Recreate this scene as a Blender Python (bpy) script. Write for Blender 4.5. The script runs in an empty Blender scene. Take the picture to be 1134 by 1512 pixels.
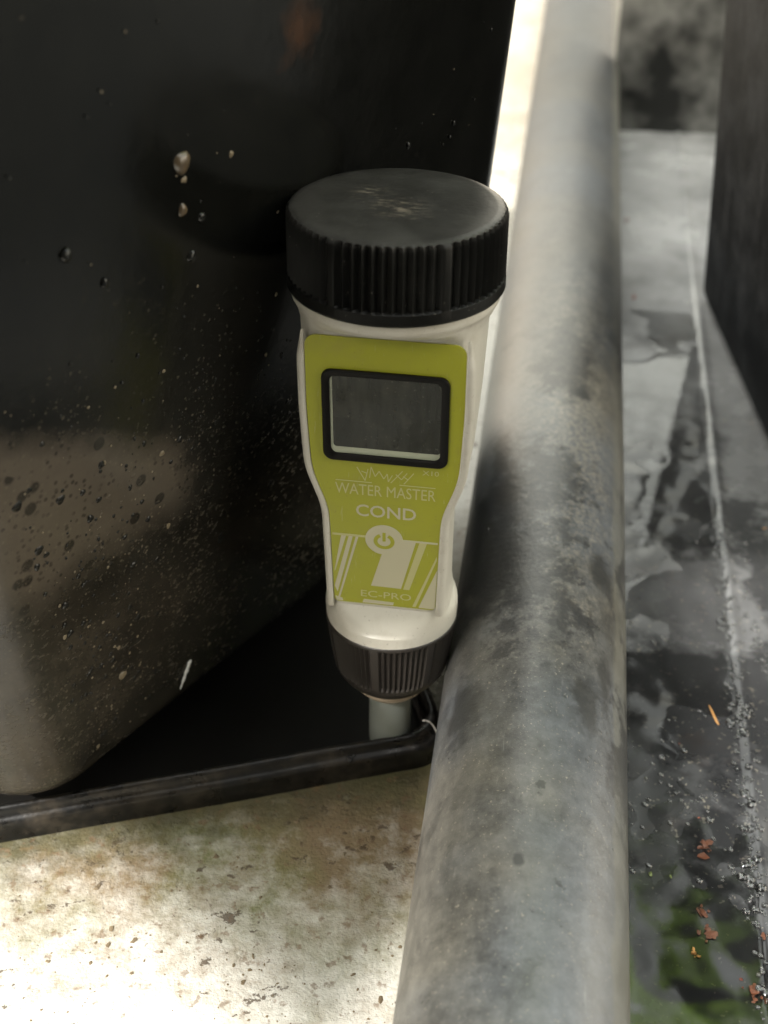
import bpy, bmesh, math, random
from mathutils import Vector, Matrix, noise
random.seed(7)
MM = 0.001
R = math.radians
SC = bpy.context.scene
COL = SC.collection

# ---------------------------------------------------------------- camera, sky, sun, exposure
cam_d = bpy.data.cameras.new('camera')
cam = bpy.data.objects.new('camera', cam_d); COL.objects.link(cam)
cam.location = (0, 0, 0.234)
cam.rotation_euler = (R(90 - 36.53), 0, 0)
cam_d.sensor_fit = 'VERTICAL'; cam_d.sensor_height = 36; cam_d.sensor_width = 27
cam_d.lens = 1900 / 1512 * 36
cam_d.clip_start = 0.005; cam_d.clip_end = 60
cam_d.dof.use_dof = True; cam_d.dof.focus_distance = 0.252; cam_d.dof.aperture_fstop = 17
SC.camera = cam

SX, SY = -0.639, -0.769                      # towards the sun: behind the camera, to the left
SUN_AZ = math.atan2(SX, SY)
SUN_EL = R(48)
w = bpy.data.worlds.new('World'); SC.world = w; w.use_nodes = True
nt = w.node_tree
sky = nt.nodes.new('ShaderNodeTexSky'); sky.sky_type = 'NISHITA'; sky.sun_disc = False
sky.sun_elevation = SUN_EL; sky.sun_rotation = SUN_AZ
sky.air_density = 4.0; sky.dust_density = 1.0; sky.ozone_density = 0.5
hs = nt.nodes.new('ShaderNodeHueSaturation'); hs.inputs['Saturation'].default_value = .30
tint = nt.nodes.new('ShaderNodeMix'); tint.data_type = 'RGBA'; tint.blend_type = 'MULTIPLY'
tint.inputs[0].default_value = 1.0; tint.inputs[7].default_value = (1.0, 0.965, 0.91, 1)   # greenhouse film
bg = nt.nodes['Background']; bg.inputs[1].default_value = 0.15
nt.links.new(sky.outputs[0], hs.inputs['Color']); nt.links.new(hs.outputs[0], tint.inputs[6]); nt.links.new(tint.outputs[2], bg.inputs[0])

sun_d = bpy.data.lights.new('sun', 'SUN'); sun_d.energy = 2.0; sun_d.angle = R(.8); sun_d.color = (1, 0.97, 0.92)
sun = bpy.data.objects.new('sun', sun_d); COL.objects.link(sun)
sdir = Vector((SX * math.cos(SUN_EL), SY * math.cos(SUN_EL), math.sin(SUN_EL)))
sun.rotation_euler = sdir.to_track_quat('Z', 'Y').to_euler(); sun.location = sdir * 5

vs = SC.view_settings
vs.view_transform = 'Standard'; vs.look = 'None'; vs.gamma = 1.0; vs.exposure = 2.25
vs.use_curve_mapping = False
SC.cycles.max_bounces = 7; SC.cycles.diffuse_bounces = 3; SC.cycles.glossy_bounces = 4; SC.cycles.transmission_bounces = 6; SC.cycles.caustics_reflective = True

# ---------------------------------------------------------------- material helpers
class NT:
    def __init__(s, name, base=(.5, .5, .5), rough=.5, **kw):
        s.m = bpy.data.materials.new(name); s.m.use_nodes = True
        s.t = s.m.node_tree; s.b = s.t.nodes['Principled BSDF']
        s.b.inputs['Base Color'].default_value = (*base, 1); s.b.inputs['Roughness'].default_value = rough
        for k, v in kw.items(): s.b.inputs[k.replace('_', ' ')].default_value = v
        s.co = None
    def n(s, t, **kw):
        o = s.t.nodes.new('ShaderNode' + t)
        for k, v in kw.items(): setattr(o, k, v)
        return o
    def l(s, a, b): s.t.links.new(a, b)
    def coord(s):
        if s.co is None: s.co = s.n('TexCoord').outputs['Object']
        return s.co
    def mapped(s, scale=(1, 1, 1), loc=(0, 0, 0), rot=(0, 0, 0)):
        mp = s.n('Mapping'); mp.inputs['Scale'].default_value = scale
        mp.inputs['Location'].default_value = loc; mp.inputs['Rotation'].default_value = rot
        s.l(s.coord(), mp.inputs[0]); return mp.outputs[0]
    def noise(s, scale, detail=4, rough=.55, vec=None, dist=0):
        o = s.n('TexNoise'); o.inputs['Scale'].default_value = scale; o.inputs['Detail'].default_value = detail
        o.inputs['Roughness'].default_value = rough; o.inputs['Distortion'].default_value = dist
        s.l(vec if vec is not None else s.coord(), o.inputs['Vector']); return o.outputs['Fac']
    def vor(s, scale, vec=None, rnd=1.0, out='Distance', feature='F1'):
        o = s.n('TexVoronoi', feature=feature); o.inputs['Scale'].default_value = scale; o.inputs['Randomness'].default_value = rnd
        s.l(vec if vec is not None else s.coord(), o.inputs['Vector']); return o
    def ramp(s, fac, stops):
        o = s.n('ValToRGB'); e = o.color_ramp.elements
        while len(e) < len(stops): e.new(0.5)
        for i, (p, c) in enumerate(stops):
            e[i].position = p; e[i].color = (c, c, c, 1) if isinstance(c, (int, float)) else (*c, 1)
        s.l(fac, o.inputs[0]); return o.outputs[0]
    def mix(s, fac, a, b, mode='MIX'):
        o = s.n('Mix', data_type='RGBA', blend_type=mode)
        for sock, v in ((o.inputs[0], fac), (o.inputs[6], a), (o.inputs[7], b)):
            if isinstance(v, (int, float)): sock.default_value = v
            elif isinstance(v, tuple): sock.default_value = (*v, 1)
            else: s.l(v, sock)
        return o.outputs[2]
    def math(s, op, a, b=0.0, clamp=False):
        o = s.n('Math', operation=op, use_clamp=clamp)
        for sock, v in ((o.inputs[0], a), (o.inputs[1], b)):
            if isinstance(v, (int, float)): sock.default_value = v
            else: s.l(v, sock)
        return o.outputs[0]
    def blob(s, c, r, soft=.35):
        """1 inside an ellipsoid (object space) with a softened edge"""
        mp = s.n('Mapping'); mp.vector_type = 'POINT'
        mp.inputs['Location'].default_value = tuple(-a / b for a, b in zip(c, r)); mp.inputs['Scale'].default_value = tuple(1 / b for b in r)
        s.l(s.coord(), mp.inputs[0])
        ln = s.n('VectorMath', operation='LENGTH'); s.l(mp.outputs[0], ln.inputs[0])
        nz = s.noise(260, 4)
        d = s.math('ADD', ln.outputs['Value'], s.math('MULTIPLY', s.math('SUBTRACT', nz, .5), 1.6))
        mr = s.n('MapRange'); mr.inputs[1].default_value = 1.0; mr.inputs[2].default_value = 1.0 - soft
        s.l(d, mr.inputs[0]); return mr.outputs[0]
    def col(s, v): s.l(v, s.b.inputs['Base Color']); return s
    def rgh(s, v): s.l(v, s.b.inputs['Roughness']); return s
    def bump(s, h, strength=.3, dist=.0005):
        o = s.n('Bump'); o.inputs['Strength'].default_value = strength; o.inputs['Distance'].default_value = dist
        s.l(h, o.inputs['Height'])
        if s.b.inputs['Normal'].links: s.l(s.b.inputs['Normal'].links[0].from_socket, o.inputs['Normal'])
        s.l(o.outputs[0], s.b.inputs['Normal']); return s

def tag(o, label=None, cat=None, group=None, kind=None):
    if label: o['label'] = label
    if cat: o['category'] = cat
    if group: o['group'] = group
    if kind: o['kind'] = kind
    return o
def empty(name, loc=(0, 0, 0), rot=(0, 0, 0)):
    o = bpy.data.objects.new(name, None); o.empty_display_size = .01; COL.objects.link(o)
    o.location = loc; o.rotation_euler = rot; return o
def link(name, me, mat, parent=None, smooth=True):
    if mat is not None: me.materials.append(mat)
    if smooth: me.polygons.foreach_set('use_smooth', [True] * len(me.polygons))
    o = bpy.data.objects.new(name, me); COL.objects.link(o)
    if parent: o.parent = parent
    return o
def mesh(name, vs, fs, mat, parent=None, smooth=True, unit=MM, angle=None):
    me = bpy.data.meshes.new(name)
    me.from_pydata([(a * unit, b * unit, c * unit) for a, b, c in vs], [], fs); me.update()
    bm = bmesh.new(); bm.from_mesh(me); bmesh.ops.recalc_face_normals(bm, faces=bm.faces); bm.to_mesh(me); bm.free()
    if angle: me.set_sharp_from_angle(angle=R(angle))
    return link(name, me, mat, parent, smooth)
def loft(rows, close=True, cap0=False, cap1=False):
    """rows: list of equal-length point rings -> verts, faces"""
    n = len(rows[0]); vs = [p for r in rows for p in r]; fs = []
    for i in range(len(rows) - 1):
        for j in range(n if close else n - 1):
            k = (j + 1) % n
            fs.append((i * n + j, i * n + k, (i + 1) * n + k, (i + 1) * n + j))
    if cap0: fs.append(tuple(range(n - 1, -1, -1)))
    if cap1: fs.append(tuple((len(rows) - 1) * n + j for j in range(n)))
    return vs, fs
def lerp_tab(tab, x):
    if x <= tab[0][0]: return tab[0][1:]
    for a, b in zip(tab, tab[1:]):
        if x <= b[0]:
            t = (x - a[0]) / (b[0] - a[0]); return tuple(p + (q - p) * t for p, q in zip(a[1:], b[1:]))
    return tab[-1][1:]

# ---------------------------------------------------------------- materials
def mat_board():
    s = NT('white_board', rough=.55)
    big = s.noise(11, 5, .6); mid = s.noise(38, 8, .74); fine = s.noise(420, 4, .6); tiny = s.noise(1300, 2)
    # algae: a band of stain along the foot of the black tray, patchy
    mp = s.mapped(rot=(0, 0, -R(13.35))); sp = s.n('SeparateXYZ'); s.l(mp, sp.inputs[0])
    band = s.n('MapRange'); band.inputs[1].default_value = .148; band.inputs[2].default_value = .196; s.l(sp.outputs[1], band.inputs[0])
    bandx = s.n('MapRange'); bandx.inputs[1].default_value = -.06; bandx.inputs[2].default_value = .03; s.l(sp.outputs[0], bandx.inputs[0])
    far = s.n('MapRange'); far.inputs[1].default_value = .30; far.inputs[2].default_value = .24; s.l(sp.outputs[1], far.inputs[0])
    k = s.math('ADD', s.math('MULTIPLY', band.outputs[0], .55), s.math('MULTIPLY', bandx.outputs[0], .30))
    k = s.math('MULTIPLY', k, far.outputs[0])
    alg = s.math('ADD', k, s.math('ADD', s.math('SUBTRACT', mid, .56), s.math('MULTIPLY', s.math('SUBTRACT', s.noise(170, 7, .75), .5), 1.25)), True)
    c0 = s.mix(s.ramp(big, [(.35, 0), (.7, 1)]), (.56, .543, .50), (.45, .43, .38))
    fd = s.n('MapRange'); fd.inputs[1].default_value = .40; fd.inputs[2].default_value = .60; s.l(sp.outputs[1], fd.inputs[0])
    c0 = s.mix(s.math('MULTIPLY', fd.outputs[0], s.ramp(s.noise(16, 5, .7), [(.3, .55), (.7, 1)])), c0, (.17, .14, .10))
    c1 = s.mix(s.ramp(alg, [(.03, 0), (.68, 1)]), c0, s.mix(s.ramp(s.noise(30, 3), [(.4, 0), (.6, 1)]), (.155, .112, .062), (.125, .122, .048)))
    clus = s.ramp(s.noise(34, 4, .6), [(.42, 0), (.60, 1)])
    sp_n = s.noise(1, 5, .65, s.mapped(scale=(210, 300, 200), rot=(0, 0, R(-20))))
    thr = s.math('SUBTRACT', .70, s.math('MULTIPLY', clus, .145))
    spots = s.math('MULTIPLY', s.math('SUBTRACT', sp_n, thr), 28., True)
    c2 = s.mix(s.math('MULTIPLY', spots, .85), c1, (.06, .038, .02))
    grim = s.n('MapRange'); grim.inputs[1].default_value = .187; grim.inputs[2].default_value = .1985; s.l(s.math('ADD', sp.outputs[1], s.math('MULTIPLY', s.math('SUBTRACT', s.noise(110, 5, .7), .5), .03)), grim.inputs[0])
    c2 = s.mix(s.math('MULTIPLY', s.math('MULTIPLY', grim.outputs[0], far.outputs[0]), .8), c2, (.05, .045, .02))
    spk2 = s.ramp(s.noise(330, 3, .6), [(.60, 0), (.66, 1)])
    c3 = s.mix(s.math('MULTIPLY', spk2, .6), c2, (.12, .07, .035))
    c4 = s.mix(s.math('MULTIPLY', s.ramp(s.noise(150, 5, .7), [(.6, 0), (.72, 1)]), s.math('ADD', .15, alg, True)), c3, (.14, .085, .035))
    s.col(c4); s.bump(s.math('ADD', fine, s.math('MULTIPLY', tiny, .4)), .5, .0010); s.bump(spots, .5, .0006)
    return s.m

def mat_pot(stain=True):
    s = NT('pot_black', rough=.12, IOR=1.5); s.b.inputs['Specular IOR Level'].default_value = .38 if stain else .06
    base = (.0038, .004, .0035)
    dust = s.ramp(s.noise(55, 6, .7), [(.35, 0), (.8, 1)])
    streak = s.ramp(s.noise(1, 5, .6, s.mapped(scale=(90, 90, 9))), [(.5, 0), (.8, 1)])
    c = s.mix(s.math('MULTIPLY', dust, .35), base, (.0105, .0105, .009))
    c = s.mix(s.math('MULTIPLY', streak, .25), c, (.015, .015, .013))
    # dried splash marks: rings and flecks of scale
    v = s.vor(190); ring = s.ramp(v.outputs['Distance'], [(.16, 0), (.2, 1), (.245, 1), (.29, 0)])
    pick = s.ramp(v.outputs['Color'], [(.80, 0), (.84, 1)])
    ring = s.math('MULTIPLY', s.math('MULTIPLY', ring, pick), s.math('MULTIPLY', s.noise(700, 3), .10))
    c = s.mix(ring, c, (.06, .055, .045))
    sp = s.n('SeparateXYZ'); s.l(s.coord(), sp.inputs[0])
    low = s.n('MapRange'); low.inputs[1].default_value = .115; low.inputs[2].default_value = .02; s.l(sp.outputs[2], low.inputs[0])
    fl = s.ramp(s.noise(1, 3, .6, s.mapped(scale=(620, 620, 900))), [(.56, 0), (.66, 1)])
    flecks = s.math('MULTIPLY', s.math('MULTIPLY', fl, low.outputs[0]), s.ramp(s.noise(45, 3), [(.42, 0), (.6, 1)]))
    c = s.mix(s.math('MULTIPLY', flecks, .8), c, (.14, .12, .085))
    film = s.math('MULTIPLY', low.outputs[0], s.ramp(s.noise(24, 5, .65), [(.35, .15), (.75, 1)]))
    c = s.mix(s.math('MULTIPLY', film, .55), c, (.030, .026, .020))
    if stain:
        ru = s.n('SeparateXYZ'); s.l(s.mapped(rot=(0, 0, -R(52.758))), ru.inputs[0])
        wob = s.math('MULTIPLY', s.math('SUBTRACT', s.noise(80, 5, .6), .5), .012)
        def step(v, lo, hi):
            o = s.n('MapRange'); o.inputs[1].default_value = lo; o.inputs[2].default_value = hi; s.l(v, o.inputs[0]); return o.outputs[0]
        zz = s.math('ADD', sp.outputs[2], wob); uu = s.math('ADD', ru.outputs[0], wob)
        topz = s.math('SUBTRACT', .1805, s.math('MULTIPLY', ru.outputs[0], .595))           # sloping upper edge of the brown patch
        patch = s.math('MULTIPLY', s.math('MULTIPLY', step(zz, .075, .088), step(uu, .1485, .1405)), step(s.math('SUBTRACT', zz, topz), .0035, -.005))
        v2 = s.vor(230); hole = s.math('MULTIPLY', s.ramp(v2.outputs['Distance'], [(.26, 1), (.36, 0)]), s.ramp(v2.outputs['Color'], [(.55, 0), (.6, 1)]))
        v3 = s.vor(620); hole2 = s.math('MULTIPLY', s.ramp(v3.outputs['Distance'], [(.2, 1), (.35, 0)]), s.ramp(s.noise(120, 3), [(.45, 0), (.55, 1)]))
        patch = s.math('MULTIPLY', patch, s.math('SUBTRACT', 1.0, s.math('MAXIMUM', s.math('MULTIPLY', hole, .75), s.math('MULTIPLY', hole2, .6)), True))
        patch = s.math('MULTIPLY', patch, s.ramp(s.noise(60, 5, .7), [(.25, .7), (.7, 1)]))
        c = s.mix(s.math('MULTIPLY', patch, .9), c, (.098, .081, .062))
        v4 = s.vor(720); vis = s.math('MULTIPLY', s.ramp(v4.outputs['Distance'], [(.16, 1), (.30, 0)]), s.ramp(v4.outputs['Color'], [(.52, 0), (.58, 1)]))
        dens = s.math('MULTIPLY', s.math('MULTIPLY', step(zz, .15, .07), step(uu, .235, .13)), s.ramp(s.noise(50, 4, .6), [(.34, 0), (.6, 1)]))
        v5 = s.vor(1500); vis2 = s.math('MULTIPLY', s.ramp(v5.outputs['Distance'], [(.2, 1), (.4, 0)]), s.ramp(v5.outputs['Color'], [(.55, 0), (.6, 1)]))
        c = s.mix(s.math('MULTIPLY', s.math('MULTIPLY', vis, dens), .75), c, (.13, .112, .082))
        c = s.mix(s.math('MULTIPLY', s.math('MULTIPLY', vis2, dens), .6), c, (.10, .088, .066))
        lowf = s.math('MULTIPLY', s.math('MULTIPLY', step(zz, .085, .06), step(uu, .175, .10)), s.ramp(s.noise(70, 6, .7), [(.3, .1), (.7, 1)]))
        c = s.mix(s.math('MULTIPLY', lowf, .75), c, (.085, .070, .052))
        c = s.mix(s.math('MULTIPLY', s.blob((-.0138, .2204, .1715), (.005, .006, .009), 1.0), .55), c, (.075, .032, .013))
    s.col(c)
    s.rgh(s.math('ADD', s.math('MULTIPLY', s.math('ADD', flecks, s.math('MULTIPLY', dust, .25)), .35), .17 if stain else .45, True))
    s.bump(s.noise(28, 3), .25, .0012); s.bump(s.noise(500, 4), .12, .0002); s.bump(flecks, .4, .0003)
    return s.m

def mat_pipe():
    # object space: +Y runs along the pipe, dust gathers in patches
    s = NT('pipe_black_polyethylene', rough=.4); s.b.inputs['Specular IOR Level'].default_value = .62
    a = s.noise(34, 9, .68, s.mapped(scale=(1, .55, 1))); b = s.noise(95, 9, .76); f = s.noise(1500, 3, .7); g = s.noise(420, 4, .7)
    scr = s.noise(1, 4, .6, s.mapped(scale=(900, 120, 900), rot=(0, 0, R(24))))
    dustm = s.math('ADD', s.math('MULTIPLY', a, .9), s.math('MULTIPLY', s.math('SUBTRACT', b, .5), .7))
    dust = s.ramp(dustm, [(.28, .22), (.44, .55), (.70, .85)])
    grain = s.ramp(g, [(.3, .62), (.7, 1.0)])
    dust = s.math('MULTIPLY', dust, grain, True)
    spq = s.n('SeparateXYZ'); s.l(s.coord(), spq.inputs[0])
    fy = s.n('MapRange'); fy.inputs[1].default_value = .10; fy.inputs[2].default_value = .36; fy.inputs[3].default_value = 1.0; fy.inputs[4].default_value = .30; s.l(spq.outputs[1], fy.inputs[0])
    ny = s.n('MapRange'); ny.inputs[1].default_value = -.02; ny.inputs[2].default_value = -.09; ny.inputs[3].default_value = 1.0; ny.inputs[4].default_value = 1.5; s.l(spq.outputs[1], ny.inputs[0])  # near end lightened in the colour, imitating a broad highlight
    dust = s.math('MULTIPLY', dust, s.math('MULTIPLY', fy.outputs[0], ny.outputs[0]), True)  # dust factor now also carries the painted near-end highlight
    c = s.mix(dust, (.018, .0185, .019), s.mix(s.ramp(s.noise(20, 3), [(.4, 0), (.6, 1)]), (.205, .194, .170), (.168, .18, .196)))
    c = s.mix(s.math('MULTIPLY', s.ramp(f, [(.62, 0), (.7, 1)]), .5), c, (.42, .38, .30))
    c = s.mix(s.math('MULTIPLY', s.ramp(scr, [(.66, 0), (.74, 1)]), .14), c, (.45, .44, .41))
    c = s.mix(s.math('MULTIPLY', s.ramp(s.noise(240, 3), [(.70, 0), (.74, 1)]), .6), c, (.02, .02, .018))
    spx = s.n('SeparateXYZ'); s.l(s.coord(), spx.inputs[0])
    edge_band = s.n('MapRange'); edge_band.inputs[1].default_value = .0160; edge_band.inputs[2].default_value = .0166  # tan band along the right edge of the pipe
    s.l(s.math('ADD', spx.outputs[0], s.math('MULTIPLY', s.math('SUBTRACT', s.noise(70, 4), .5), .003)), edge_band.inputs[0])
    c = s.mix(s.math('MULTIPLY', edge_band.outputs[0], .38), c, (.20, .188, .145))
    tan = s.math('MULTIPLY', s.blob((.006, .085, .019), (.016, .10, .02), .8), s.ramp(s.noise(900, 3, .7), [(.42, 0), (.62, 1)]))
    c = s.mix(s.math('MULTIPLY', tan, .6), c, (.36, .32, .25))
    wetn = s.math('ADD', s.noise(26, 6, .62, s.mapped(scale=(1, .7, 1), loc=(.3, .1, .2))), s.math('MULTIPLY', s.math('SUBTRACT', s.noise(150, 8, .78), .5), .5))
    mid_ = s.n('MapRange'); mid_.inputs[1].default_value = -.075; mid_.inputs[2].default_value = -.03; s.l(spx.outputs[1], mid_.inputs[0])
    mid2 = s.n('MapRange'); mid2.inputs[1].default_value = .21; mid2.inputs[2].default_value = .10; s.l(spx.outputs[1], mid2.inputs[0])
    wet = s.math('MULTIPLY', s.ramp(wetn, [(.49, 0), (.545, 1)]), s.math('MULTIPLY', mid_.outputs[0], mid2.outputs[0]))
    c = s.mix(s.math('MULTIPLY', wet, .74), c, (.02, .0205, .022))
    # black scuffs where the dust is rubbed off (along the pipe, round it)
    def at(al, ang): return (.0204 * math.sin(R(ang)), al * MM, .0204 * math.cos(R(ang)))
    for al, ang, ra, rr in ((317, 43, 15, 2.4), (177, 26, 6, 2.0), (22, 39, 8, 4.0), (-24, 30, 9, 4.4), (-12, 44, 10, 3), (48, -30, 8, 5), (30, -45, 12, 5), (70, -40, 12, 4), (-66, -3, 1.6, 1.2), (95, 20, 5, 3), (-26, -46, 10, 6)):
        k = s.blob(at(al, ang), (rr * MM, ra * MM, rr * MM), .5)
        c = s.mix(s.math('MULTIPLY', k, .85), c, (.035, .035, .034))
    s.col(c)
    s.rgh(s.math('ADD', s.math('ADD', s.math('MULTIPLY', dust, .18), .25), s.math('MULTIPLY', s.math('SUBTRACT', 1.0, fy.outputs[0]), .55), True))
    s.bump(b, .25, .0010); s.bump(g, .25, .00025); s.bump(f, .2, .00015)
    return s.m

def mat_trough():
    s = NT('trough_black_liner', rough=.3); s.b.inputs['Specular IOR Level'].default_value = .55
    a = s.noise(19, 5, .55); b = s.noise(120, 5, .7)
    res = s.ramp(s.math('ADD', a, s.math('MULTIPLY', s.math('SUBTRACT', b, .5), .25)), [(.28, .3), (.5, .65), (.75, 1)])
    sp = s.n('SeparateXYZ'); s.l(s.coord(), sp.inputs[0])
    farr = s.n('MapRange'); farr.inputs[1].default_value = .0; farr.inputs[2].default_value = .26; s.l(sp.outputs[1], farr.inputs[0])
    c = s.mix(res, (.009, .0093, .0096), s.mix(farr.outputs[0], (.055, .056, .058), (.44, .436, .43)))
    c = s.mix(s.math('MULTIPLY', s.ramp(s.noise(700, 3), [(.63, 0), (.7, 1)]), .5), c, (.30, .27, .21))
    c = s.mix(s.math('MULTIPLY', s.ramp(s.noise(45, 5, .7), [(.60, 0), (.72, 1)]), .22), c, (.07, .042, .025))
    wn = s.math('ADD', s.noise(23, 6, .6, s.mapped(loc=(.37, .21, 0))), s.math('MULTIPLY', s.math('SUBTRACT', s.noise(140, 6, .65), .5), .17))
    wz = s.n('MapRange'); wz.inputs[1].default_value = .19; wz.inputs[2].default_value = .12; s.l(sp.outputs[1], wz.inputs[0])
    wetp = s.math('MULTIPLY', s.ramp(wn, [(.49, 0), (.55, 1)]), wz.outputs[0])
    c = s.mix(s.math('MULTIPLY', wetp, .66), c, (.006, .0065, .0068))
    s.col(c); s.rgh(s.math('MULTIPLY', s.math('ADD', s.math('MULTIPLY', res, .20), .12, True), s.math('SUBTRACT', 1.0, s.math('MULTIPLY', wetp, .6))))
    s.bump(b, .07, .0006); s.bump(s.noise(800, 3), .05, .0002)
    return s.m

def mat_plastic(name, col, rough, var=.12, spec=.5, scale=300, b=.08, grime=0):
    s = NT(name, rough=rough); s.b.inputs['Specular IOR Level'].default_value = spec
    n = s.noise(scale, 4, .6); m = s.noise(45, 4, .6)
    dk = tuple(x * (1 - var) for x in col); lt = tuple(min(1, x * (1 + var)) for x in col)
    s.col(s.mix(s.math('ADD', s.math('MULTIPLY', n, .4), s.math('MULTIPLY', m, .6)), dk, lt))
    if grime:
        g = s.math('MULTIPLY', s.ramp(s.noise(85, 8, .74), [(.52, 0), (.78, 1)]), grime); h = s.math('MULTIPLY', s.ramp(s.noise(1700, 3), [(.66, 0), (.71, 1)]), grime)
        sc_ = s.math('MULTIPLY', s.ramp(s.noise(1, 3, .6, s.mapped(scale=(2200, 300, 260), rot=(0, R(25), 0))), [(.66, 0), (.71, 1)]), grime * .6)
        prev = s.b.inputs['Base Color'].links[0].from_socket
        c_ = s.mix(g, prev, (.24, .19, .12)); c_ = s.mix(h, c_, (.10, .075, .045)); s.col(s.mix(sc_, c_, (.62, .6, .5)))
    s.rgh(s.math('ADD', s.math('MULTIPLY', n, .18), rough - .09, True)); s.bump(n, b, .0003)
    return s.m

def mat_cap():
    s = NT('cap_black', rough=.38); s.b.inputs['Specular IOR Level'].default_value = .15
    sp = s.n('SeparateXYZ'); s.l(s.coord(), sp.inputs[0])
    topm = s.n('MapRange'); topm.inputs[1].default_value = .0136; topm.inputs[2].default_value = .0147; s.l(sp.outputs[2], topm.inputs[0])
    c = s.mix(s.ramp(s.noise(60, 6, .7), [(.4, 0), (.8, 1)]), (.006, .006, .0055), (.014, .014, .0125))
    c = s.mix(s.math('MULTIPLY', topm.outputs[0], s.ramp(s.noise(110, 5, .7), [(.3, .25), (.75, 1)])), c, (.058, .057, .053))
    # scraped patch on the crown of the cap, scratches running one way
    scr = s.ramp(s.noise(1, 4, .7, s.mapped(scale=(300, 1500, 300), rot=(0, 0, R(35)))), [(.5, 0), (.62, 1)])
    rub = s.blob((.0005, -.0015, .0152), (.007, .0055, .004), 1.0)
    rub2 = s.blob((-.006, .005, .0152), (.005, .004, .004), 1.0)
    c = s.mix(s.math('MULTIPLY', s.math('MULTIPLY', s.math('MAXIMUM', rub, rub2), scr), .75), c, (.30, .26, .20))
    c = s.mix(s.math('MULTIPLY', s.ramp(s.noise(1200, 2), [(.72, 0), (.76, 1)]), .5), c, (.20, .19, .16))
    s.col(c); s.rgh(s.math('ADD', s.math('MULTIPLY', s.noise(90, 5), .2), .26)); s.bump(s.noise(900, 3), .2, .0002)
    return s.m

M = {}
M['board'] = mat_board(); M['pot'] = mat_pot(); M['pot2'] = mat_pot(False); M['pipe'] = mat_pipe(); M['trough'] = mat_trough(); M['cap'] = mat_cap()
M['tray'] = mat_plastic('tray_black', (.007, .0066, .006), .36, .6, .3, 200, .25)
M['white'] = mat_plastic('meter_white', (.54, .515, .45), .34, .05, .5, 500, .04, .40)
M['lime'] = mat_plastic('label_lime', (.345, .352, .024), .34, .06, .3, 400, .05, .24)
M['pale'] = mat_plastic('print_pale', (.52, .49, .34), .42, .05, .4)
M['faint'] = mat_plastic('print_faint', (.50, .48, .22), .42, .05, .4)
M['dkframe'] = mat_plastic('screen_frame_black', (.006, .0055, .005), .45, .2, .12)
M['lcd'] = mat_plastic('lcd_pale_green', (.42, .45, .34), .35, .06)
gl = NT('screen_dark_glass', rough=.05); gl.b.inputs['Specular IOR Level'].default_value = .5
gb = gl.ramp(gl.noise(1, 3, .6, gl.mapped(scale=(330, 10, 35))), [(.38, 0), (.66, 1)])  # faint vertical bands painted in for reflections on the screen
gc = gl.mix(gb, (.009, .010, .007), (.026, .027, .021)); gc = gl.mix(gl.math('MULTIPLY', gl.ramp(gl.noise(1500, 3), [(.66, 0), (.72, 1)]), .35), gc, (.16, .155, .13))
gl.col(gl.mix(gl.math('MULTIPLY', gl.ramp(gl.noise(140, 5, .7), [(.5, 0), (.75, 1)]), .25), gc, (.09, .085, .065))); M['glass'] = gl.m
M['collar'] = mat_plastic('collar_brown_black', (.026, .022, .019), .42, .35, .35, 700, .15)
M['cone'] = mat_plastic('probe_seat_cream', (.45, .36, .27), .4, .08)
M['probe'] = mat_plastic('probe_grey', (.22, .24, .22), .35, .1)
ew = NT('end_wall_black', rough=.5); ew.b.inputs['Specular IOR Level'].default_value = .2
ew.col(ew.mix(ew.ramp(ew.math('ADD', ew.noise(22, 4, .6), ew.math('MULTIPLY', ew.noise(90, 4), .3)), [(.55, 0), (.85, 1)]), (.012, .0125, .012), (.16, .158, .15))); M['endwall'] = ew.m
rm = NT('rim_black_dirty', rough=.3); rm.b.inputs['Specular IOR Level'].default_value = .45
rm.col(rm.mix(rm.ramp(rm.math('ADD', rm.noise(60, 6, .7), rm.math('MULTIPLY', rm.noise(500, 3), .25)), [(.6, 0), (1.0, 1)]), (.0055, .0052, .0048), (.07, .056, .04)))
rm.rgh(rm.ramp(rm.noise(200, 4), [(.3, .2), (.7, .5)])); rm.bump(rm.noise(300, 4), .3, .0005); M['rim'] = rm.m
M['speck'] = mat_plastic('dirt_speck', (.13, .097, .058), .8, .7, .3, 90, .4)
M['soil'] = mat_plastic('soil', (.035, .022, .014), .9, .5, .2, 400, .8)
M['crumb'] = mat_plastic('crumb_brown', (.075, .026, .011), .45, .8, .35, 1200, .9)
M['crumbr'] = mat_plastic('crumb_red', (.20, .050, .030), .6, .4, .4, 900, .5)
M['straw'] = mat_plastic('straw', (.34, .17, .05), .6, .3, .4, 900, .4)
M['seed'] = mat_plastic('seed_green', (.16, .20, .04), .35, .3, .6, 900, .3)
M['leaf'] = mat_plastic('leaf_green', (.075, .13, .022), .45, .3, .4, 60, .2)
lm = NT('leaf_green', (.075, .14, .022), .45); tr = lm.n('BsdfTranslucent'); tr.inputs[0].default_value = (.34, .54, .06, 1)
mx = lm.n('MixShader'); mx.inputs[0].default_value = .5; lm.l(lm.b.outputs[0], mx.inputs[1]); lm.l(tr.outputs[0], mx.inputs[2])
lm.l(mx.outputs[0], lm.t.nodes['Material Output'].inputs[0]); lm.bump(lm.noise(120, 3), .3, .001); M['leaf'] = lm.m
M['stem'] = mat_plastic('stem_green', (.10, .13, .04), .5, .2)
M['wood'] = mat_plastic('blocker_wood', (.34, .24, .14), .7, .25, .3, 60, .3)
wt = NT('water', (1, 1, 1), .0, IOR=1.5); wt.b.inputs['Transmission Weight'].default_value = 1.0
wt.bump(wt.noise(60, 2), .03, .0008); M['water'] = wt.m
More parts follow.
